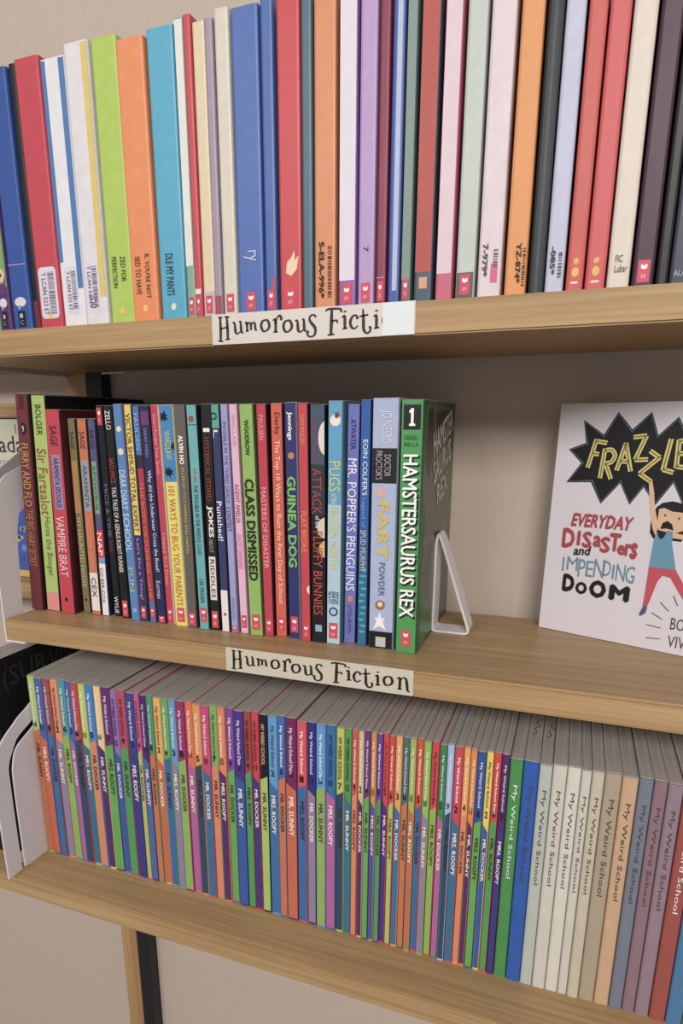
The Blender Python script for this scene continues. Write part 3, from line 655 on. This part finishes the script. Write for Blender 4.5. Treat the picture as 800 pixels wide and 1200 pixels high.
WORDS = ['My Weird School', 'My Weird School Daze', 'My Weirder School', 'MY WEIRD SCHOOL']
nums = ['4', '11', '8', '2', '6', '3', '1', '11', '5', '10', '7', '12', '9', '2']
for i in range(len(cols)):
    x0 = edges[i]; x1 = edges[i + 1]
    w_ = (x1 - x0) / 1e3 - .0003
    late = i >= 62
    h_ = .196 + RND.uniform(-.0012, .0012) - (.002 if late else 0)
    d_ = .130 + RND.uniform(-.003, .003)
    hx = cols[i]
    e, c = book(seen[i], 'series paperbacks on the bottom shelf', (x0 / 1e3, .004 + RND.uniform(-.0008, .0008), ZB), w_, d_, h_, hx,
                None, 0)
    dark = sum(lin(hx)[:3]) / 3 < .16
    tcol = 'd8d8f0' if dark else ('303040' if i % 7 == 3 else 'f4ece4')
    word = WORDS[0] if i % 3 else WORDS[1]
    if nm[i] in ('black', 'brown') or hx in ('9068b0', 'b84060', 'c84c80', 'cc3044', '206ca8', 'b8c040', '40984c'):
        word = WORDS[3]; tcol = {'9068b0': '3c2058', 'b84060': '6c1020', 'c84c80': '601870', '9c4038': '381010', 'cc3044': '5c1018', '181c2c': 'e0a870', '206ca8': '102848', 'b8c040': '20280c', '40984c': '0c2810'}.get(hx, '201818')
    thin = w_ < .0068
    if i < 62:
        L0 = h_ - .008
        spine_text(e, word, L0, L0 - (.038 if word != WORDS[1] else .0425), tcol, w_ * .5, w_ * (.42 if not thin else .4), .0006, .02, 'title')
        if i < 62:
            zc = h_ - .0595 - .0006 * (i % 4)
            bm_pts = [(.0006, .002), (w_ - .0006, .002), (w_ - .0006, zc + (-.006 if i % 2 else .004)), (.0006, zc)]
            if True:
                flat_shape(e, 'spine_band', bm_pts, lower[i % 16], 1)
                spine_text(e, ['MR. SUNNY', 'MRS. ROOPY', 'MR. DOCKER'][i % 3], zc - .012, zc - .05, 'f0e8d8' if i % 2 else '402820', w_ * .52, w_ * .45, .0007, .02, 'subtitle')
            face_text(e, nums[i % 14], w_ * .28, w_ * .72, zc + .006, zc + .0120, '282030', .0006, .03, 'volume_number')
    else:
        spine_text(e, 'My Weird School', h_ - .02, h_ - .10, 'e8e4e0' if dark else '504840', w_ * .5, w_ * .4, .0006, .01, 'title')
    if i in (63, 64):    # scribbled pen marks on the top of the page block
        bm = bmesh.new()
        q = smooth_path([(.003, .045, .0006), (.006, .052, .0007), (.004, .058, .0006), (.008, .063, .0007), (.005, .070, .0007), (.009, .078, .0005)], 5)
        ribbon(bm, [(v.x, v.y, v.z) for v in q], lambda u, v: (u, v, h_ + .00045))
        link('pen_scribble', finish(bm, 'scribble'), e, mat('302c30'))

# ------------------------------------------------------------------ white bookend of the middle shelf: a flat bar bent into a rounded triangle
def bent_bar(path, t):
    n = len(path); out, inn = [], []
    cx = sum(p[0] for p in path) / n; cz = sum(p[1] for p in path) / n
    for i in range(n):
        a = Vector(path[i - 1]); b = Vector(path[(i + 1) % n]); d = (b - a).normalized()
        nn = Vector((d.y, -d.x))
        p = Vector(path[i])
        if nn.dot(p - Vector((cx, cz))) < 0: nn = -nn
        out.append(tuple(p)); inn.append(tuple(p - nn * t))
    return out, inn
def round_poly(c, r, k=6):
    out = []
    n = len(c)
    for i in range(n):
        P = Vector(c[i]); A = (Vector(c[i - 1]) - P).normalized(); B = (Vector(c[(i + 1) % n]) - P).normalized()
        ang = A.angle(B); d = r[i] / math.tan(ang / 2)
        p0, p1 = P + A * d, P + B * d
        for s in range(k + 1):
            t = s / k
            out.append(tuple(p0 * (1 - t) ** 2 + P * 2 * t * (1 - t) + p1 * t * t))
    return out
be = empty('bookend', (.3872, .100, .0003))
tag(be, 'white metal bookend, a flat bar bent into a rounded triangle beside the thick green book', 'bookend')
path = round_poly([(0, 0), (.0345, 0), (.0005, .100)], (.004, .005, .0045), 8)
out, inn = bent_bar(path, .0019)
bm = bmesh.new()
n = len(path)
V = [[bm.verts.new((p[0], y, p[1])) for p in ring_] for ring_, y in ((out, 0), (inn, 0), (inn, .022), (out, .022))]
for i in range(n):
    j = (i + 1) % n
    for a in range(4):
        b = (a + 1) % 4
        bm.faces.new((V[a][i], V[a][j], V[b][j], V[b][i]))
me = finish(bm, 'bookend')
o = link('bent_bar', me, be, WHITE)
link('foot_plate', box_me((-.012, .004, -.0003), (.004, .026, -.00005)), be, WHITE) if False else None

# ------------------------------------------------------------------ white bookend at the left end of the bottom row (arched plate with a tongue)
b2 = empty('bookend', (.0116, 0, ZB))
tag(b2, 'white arched metal bookend with a cut-out at the left end of the bottom row', 'bookend')
zz = lambda z: z - ZB
o_ = smooth_path([(-.047, zz(-.252), 0), (-.047, zz(-.16), 0), (-.0385, zz(-.1175), 0), (-.0155, zz(-.0985), 0), (.0005, zz(-.0905), 0), (.03, zz(-.078), 0), (.075, zz(-.078), 0), (.10, zz(-.10), 0), (.106, zz(-.16), 0), (.106, zz(-.252), 0)], 6)
i_ = smooth_path([(.090, zz(-.252), 0), (.090, zz(-.16), 0), (.084, zz(-.11), 0), (.065, zz(-.097), 0), (.03, zz(-.096), 0), (-.0015, zz(-.1085), 0), (-.0138, zz(-.1145), 0), (-.0195, zz(-.1211), 0), (-.0285, zz(-.137), 0), (-.030, zz(-.16), 0), (-.030, zz(-.252), 0)], 6)
link('outer_arch', prism_me([(p.x, p.y) for p in o_] + [(p.x, p.y) for p in i_], 'x', -.0008, .0008), b2, WHITE)
t_ = smooth_path([(-.0255, zz(-.252), 0), (-.0255, zz(-.16), 0), (-.023, zz(-.137), 0), (-.0168, zz(-.1246), 0), (-.0025, zz(-.1165), 0), (.03, zz(-.104), 0), (.062, zz(-.105), 0), (.078, zz(-.118), 0), (.082, zz(-.16), 0), (.082, zz(-.252), 0)], 6)
link('tongue', prism_me([(p.x, p.y) for p in t_], 'x', -.0008, .0008), b2, WHITE)
link('foot_plate', box_me((-.0232, -.02, .0001), (.0008, .09, .0012)), b2, WHITE)

# ------------------------------------------------------------------ black book left of it, its cover facing the camera side
e, c = book('tall black book with faint grey lettering standing left of the white arched bookend', None, (-.040, -.012, ZB), .0275, .150, .2115, '141218', None)
for s_, y0, z0, ln, hg in (('(SUR', .012, .174, .060, .027), ('VIVAL', .075, .174, .066, .027)):
    o = link('cover_lettering', text_me(s_, '303038', .01), e)
    o.matrix_local = Matrix(((0, 0, 1, .0275 + .0004), (ln, 0, 0, y0), (0, hg, 0, z0), (0, 0, 0, 1)))

# ------------------------------------------------------------------ the neighbouring display ledge and its face-out book
led = empty('display_ledge', (-.2, .1, 0))
tag(led, 'light wooden display ledge left of the middle board, behind the white end plate', 'shelf')
for nm_, a, b in (('upper_shade_board', (-.75, .13, H + .001), (-.054, .1745, H + T)), ('ledge_board', (-.45, .128, -.020), (-.052, .189, -.0006)), ('back_rail', (-.45, .176, .186), (-.052, .1905, .203))):  # the upper board is added to shade the wall at the far left
    o = link(nm_, box_me(a, b, .001), led, WOOD); o.matrix_parent_inverse = Matrix.Translation((.2, -.1, 0))
fo = empty('book', (-.235, .150, 0))
tag(fo, 'cream and blue picture book shown face-out behind the white end plate', 'book')
link('cover', box_me((0, 0, 0), (.139, .0012, .184), .0003), fo, mat('c8c8b0', .35, .05))
link('page_block', box_me((.001, .0013, .001), (.136, .008, .182)), fo, PAGES)
link('cover', box_me((0, .0082, 0), (.139, .0094, .184), .0003), fo, mat('c8c8b0', .35, .05))
slab(fo, 'cover_picture', .0004, .1386, .008, .090, '3c5cb0', 1)
slab(fo, 'cover_picture', .0004, .1386, .0004, .008, 'd8b058', 1)
slab(fo, 'cover_picture', .0004, .1386, .090, .118, 'a8c0a0', 1)
for k in range(26):
    q = ell(RND.uniform(.01, .13), RND.uniform(.016, .082), RND.uniform(.002, .005), RND.uniform(.002, .006), 8, RND.random())
    flat_shape(fo, 'cover_picture', q, RND.choice(['6c84d0', '4ca0b0', '8870c0', 'c8a860', '305098']), 2)
face_text(fo, 'Canada', .058, .138, .147, .166, '3c3440', .0006, .01, 'title')
face_text(fo, 'up north', .070, .136, .131, .141, '7ca8b0', .0006, .01, 'subtitle')
slab(fo, 'cover_picture', .1285, .1298, .168, .178, 'a03830', 2)

# a grey-white plate further left that shows above the end plate
p2 = empty('bookend', (-.030, 0, .0))
tag(p2, 'grey-white metal plate bookend between the face-out book and the end plate', 'bookend')
q = smooth_path([(.004, -.02, 0), (.004, .09, 0), (.012, .118, 0), (.0256, .1296, 0), (.0476, .1378, 0), (.0739, .1513, 0), (.0961, .159, 0), (.13, .152, 0), (.14, .10, 0), (.14, -.02, 0)], 6)
q += smooth_path([(.132, -.02, 0), (.132, .10, 0), (.12, .137, 0), (.096, .144, 0), (.0739, .138, 0), (.048, .125, 0), (.028, .112, 0), (.014, .08, 0), (.012, -.02, 0)], 6)
link('plate', prism_me([(p.x, p.y) for p in q], 'x', -.0008, .0008), p2, mat('b0a8a8', .4, .02))

# ------------------------------------------------------------------ the white book shown face-out on the right
ANG = math.atan2(-.369, .9294)
fb = empty('book', (.475, .1474, .0004), (math.radians(-2), 0, ANG))
tag(fb, 'white paperback with a black starburst title, shown face-out at the right of the middle shelf', 'book')
W, HB, DB = .1335, .1917, .017
front = link('front_cover', box_me((0, 0, 0), (W, .0006, HB), .0002), fb, mat('d8d2dc', .35, .01))
link('back_cover', box_me((0, DB, 0), (W, DB + .0006, HB), .0002), fb, mat('d8d2dc', .35, .01))
link('page_block', box_me((.0015, .0008, .001), (W - .001, DB - .0002, HB - .001)), fb, PAGES)
link('spine', box_me((-.0004, 0, 0), (.0003, DB + .0006, HB), .0002), fb, mat('d8d2dc', .35, .01))
mm = lambda L: [(a / 1e3, b / 1e3) for a, b in L]
BUR = [(19.8, 178.9), (37.0, 167.4), (46.2, 184.8), (58.3, 171.5), (70.9, 184.5), (77.6, 167.3), (90.1, 180.8), (97, 168.5), (108, 183), (111, 166), (127, 175), (120.5, 157), (130, 150), (119, 141), (124, 124), (110, 132),
       (101.5, 116), (92.8, 132.1), (82.3, 114.7), (72.1, 127.7), (63.2, 113.5), (54.2, 130.0), (40.8, 112.6), (31.1, 129.5), (10.7, 128.4), (21.4, 144.6), (9.8, 155.4), (23.5, 160.7)]
def shrink(P, k):
    cx, cz = 71, 149
    out = []
    for i, p in enumerate(P):
        a = Vector(P[i - 1]); b = Vector(P[(i + 1) % len(P)]); v = Vector(p)
        d = ((a - v).normalized() + (b - v).normalized())
        d.normalize()
        cr = (v - a).x * (b - v).y - (v - a).y * (b - v).x
        out.append(tuple(v + d * (k if cr < 0 else -k)))
    return out
bur = flat_shape(fb, 'starburst', mm(BUR), '18222c', 1)
flat_shape(fb, 'starburst', mm(shrink(BUR, 1.2)), '5c8098', 2)
flat_shape(fb, 'starburst', mm(shrink(BUR, 2.4)), '121018', 3)
bm = bmesh.new()       # stitched dots along the border
SB = shrink(BUR, 1.8)
for i in range(len(SB)):
    a = Vector(SB[i]) / 1e3; b = Vector(SB[(i + 1) % len(SB)]) / 1e3
    k = max(2, int((b - a).length / .0017))
    for j in range(k):
        p = a + (b - a) * (j + .5) / k; d = (b - a).normalized() * .0004
        ribbon(bm, [(p.x - d.x, p.y - d.y, .0007), (p.x + d.x, p.y + d.y, .0007)], lambda u, v: (u, -.00040, v))
link('border_dots', finish(bm, 'dots'), bur, mat('1c2c3c'))
LET = {
 'F': [[(31.7, 163.1), (27.3, 141.7)], [(31.2, 162.3), (40.2, 161.0)], [(30.0, 152.6), (35.0, 152.0)]],
 'R': [[(39.4, 155.8), (38.0, 133.7)], [(39.6, 155.0), (44.5, 155.6), (47.6, 151.5), (45.5, 146.3), (40.0, 144.8)], [(41.2, 144.5), (46.5, 133.2)]],
 'A': [[(50.3, 140.3), (54.9, 160.5)], [(54.9, 160.5), (60.8, 140.0)], [(52.0, 147.0), (58.5, 147.0)]],
 'Z': [[(60.1, 165.6), (69.3, 166.8)], [(69.1, 166.3), (63.4, 149.0)], [(63.2, 148.4), (72.4, 149.0)]],
 'Z2': [[(73.5, 155.4), (80.6, 150.8)], [(80.6, 150.8), (68.0, 138.4)], [(68.0, 138.0), (76.7, 132.5)]],
 'L': [[(87.0, 164.0), (84.3, 141.8)], [(84.3, 141.8), (91.6, 140.0)]],
 'E': [[(92.6, 163.5), (93.2, 144.0)], [(92.6, 163.0), (101, 164.0)], [(92.9, 154.0), (99, 154.2)], [(93.2, 144.5), (101.6, 143.6)]],
 'D': [[(106, 165.0), (105, 143.0)], [(106, 164.5), (113, 162), (116.5, 153), (112.5, 145.5), (105, 143.5)]],
}
for key, sts in LET.items():
    bmA, bmB = bmesh.new(), bmesh.new()
    for st in sts:
        pts = [(a, b, 1) for a, b in st]
        q = smooth_path(pts, 4) if len(pts) > 2 else [Vector(pts[0]).lerp(Vector(pts[1]), t) for t in (-.03, .5, 1.03)]
        ribbon(bmA, [(v.x, v.y, 3.5) for v in q], lambda u, v: (u / 1e3, -.00046, v / 1e3))
        ribbon(bmB, [(v.x, v.y, .9) for v in q], lambda u, v: (u / 1e3, -.00052, v / 1e3))
    o = link('title_letter', finish(bmA, 'letter'), fb, mat('d8c868', .4, .04))
    link('title_letter_inlay', finish(bmB, 'inlay'), o, mat('6c7030', .4, .04))
def ct(s, u0, v0, u1, v1, hgt, col, bold=.012, shear=0, h2=None, name='lettering'):
    """lettering whose baseline runs (u0,v0)-(u1,v1) in millimetres on the cover"""
    o = link(name, text_me(s, col, bold, shear), fb)
    dx, dz = (u1 - u0) / 1e3, (v1 - v0) / 1e3; L_ = math.hypot(dx, dz); hh = hgt / 1e3
    o.matrix_local = Matrix(((dx, -dz / L_ * hh, 0, u0 / 1e3), (0, 0, -1, -.00045), (dz, dx / L_ * hh, 0, v0 / 1e3), (0, 0, 0, 1)))
    return o
RD = 'b03840'
ct('EVERYDAY', 18.6, 92.3, 68.6, 92.8, 11.4, RD, .04, .25)
for s, u0, v0, u1, h in (('D', 12.6, 73.6, 23.4, 17), ('I', 25.2, 76.5, 28.0, 13), ('S', 28.6 + 1, 75.4, 37.6, 14), ('a', 38.6, 77.0, 45.4, 10), ('S', 44.6, 73.0, 52.8, 13.6), ('T', 51.6, 75.0, 60.8, 15.2), ('e', 58.4, 72.8, 64.8, 8.6), ('r', 64.4, 72.6, 69.6, 10.4), ('s', 68.4, 70.6, 74.2, 13.5)):
    ct(s, u0, v0, u1, v0, h, RD, .045)
ct('and', 23.5, 68.0, 38.6, 69.4, 8.2, '201c24', .03, .25)
BLc = '5c8ca0'
for s, u0, v0, u1, h in (('I', 15.2, 53.4, 16.6, 12), ('M', 19.0, 55.0, 28.4, 11.5), ('P', 29.0, 50.6, 35.0, 15), ('E', 35.6, 51.6, 41.4, 13.4), ('N', 42.0, 52.0, 50.2, 15.5), ('D', 49.6, 54.2, 55.8, 12.6), ('I', 57.0, 52.6, 58.4, 12), ('N', 60.0, 51.6, 67.0, 14.0), ('G', 67.4, 51.0, 74.4, 14.0)):
    ct(s, u0, v0, u1, v0, h, BLc, .01)
for s, u0, v0, u1, h in (('D', 17.0, 36.0, 27.4, 15.6), ('O', 28.4, 35.6, 38.4, 11.0), ('O', 40.0, 34.6, 54.0, 15.4), ('M', 56.4, 35.0, 72.6, 13.4)):
    ct(s, u0, v0, u1, v0, h, '181418', .06)
ct('BOOKI', 105.6, 19.6, 129.0, 19.6, 9.6, '484448', .0)
ct('VIVAT', 105.2, 5.4, 129.0, 5.4, 9.4, '484448', .0)
bm = bmesh.new()
for a, b in (((104.6, 46.4), (108.6, 39.1)), ((96.0, 39.7), (102.8, 33.7)), ((90.9, 30.3), (99.2, 26.4)), ((88.3, 20.1), (98.8, 19.2)), ((89.3, 9.2), (99.4, 10.3)), ((113.5, 48), (114.8, 39.5)), ((122.5, 46), (121, 39))):
    ribbon(bm, [(a[0], a[1], .7), (b[0], b[1], .6)], lambda u, v: (u / 1e3, -.0004, v / 1e3))
link('motion_lines', finish(bm, 'lines'), fb, mat('403c44'))
# a plain cartoon child with raised arms
fig = flat_shape(fb, 'drawn_figure', mm([(83.2, 113.0), (80.8, 100.9), (81.2, 93.0), (84.2, 89.0), (104.0, 88.6), (106.8, 94), (107.4, 111.6), (102.5, 117.2), (94, 118.6), (87.3, 116.9)]), '1c1820', 2)
flat_shape(fig, 'face', mm([(85.6, 112.0), (89, 113.2), (95, 110.8), (104.6, 110.4), (105.6, 103), (104.4, 97.0), (100, 94.9), (94, 94.8), (87.0, 96.0), (85.4, 101.0)]), 'e0b490', 4)
flat_shape(fig, 'mouth', mm([(88.2, 97.0), (89.4, 101.6), (92.6, 103.6), (96.2, 101.2), (97.8, 96.6), (93, 97.6)]), '201418', 5)
for u, v in ((90.4, 107.6), (100.4, 106.0)):
    flat_shape(fig, 'eye', mm(ell(u, v, .7, 1.0, 10)), '38401c', 5)
flat_shape(fig, 'arm', mm([(75.4, 132.4), (77.8, 133.2), (80.4, 124), (82.0, 114), (86.6, 99.0), (85.8, 90.6), (82.6, 97), (78.8, 112)]), 'e0b490', 5)
flat_shape(fig, 'arm', mm([(97.2, 95.2), (103.0, 94.2), (113.4, 93.4), (117.0, 104), (119.4, 103.6), (116.0, 90.6), (103, 90.6), (97.8, 90.8)]), 'e0b490', 5)
flat_shape(fig, 'shirt', mm([(85.8, 96.8), (87.6, 91.2), (89.6, 88.8), (92.0, 91.0), (93.4, 96.2), (97.4, 95.6), (98.2, 86.3), (103.4, 66.6), (84.1, 65.9), (84.9, 85.4)]), '5c98b4', 6)
flat_shape(fig, 'trousers', mm([(84.1, 66.2), (103.4, 66.7), (109.5, 57.5), (121.5, 37), (118.6, 35.6), (107.0, 51.0), (100.6, 60.2), (94.6, 61.0), (91.7, 55.7), (86.9, 34.6), (83.6, 34.9), (84.0, 50)]), 'cc4058', 6)
flat_shape(fig, 'shoe', mm([(84.0, 34.9), (87.0, 34.4), (86.2, 29.0), (82.6, 25.8), (81.6, 27.6)]), '50587c', 5)
flat_shape(fig, 'shoe', mm([(118.4, 36), (121.4, 37.2), (125, 33.4), (124.0, 31.4)]), '50587c', 5)

# ------------------------------------------------------------------ tidy: smooth nothing, leave crisp paper edges
seen_l = {}
for o in bpy.data.objects:
    if o.get('label') and o.get('category'): seen_l.setdefault(o['label'], []).append(o.name)
for me in bpy.data.meshes:
    if not me.materials: me.materials.append(WHITE)
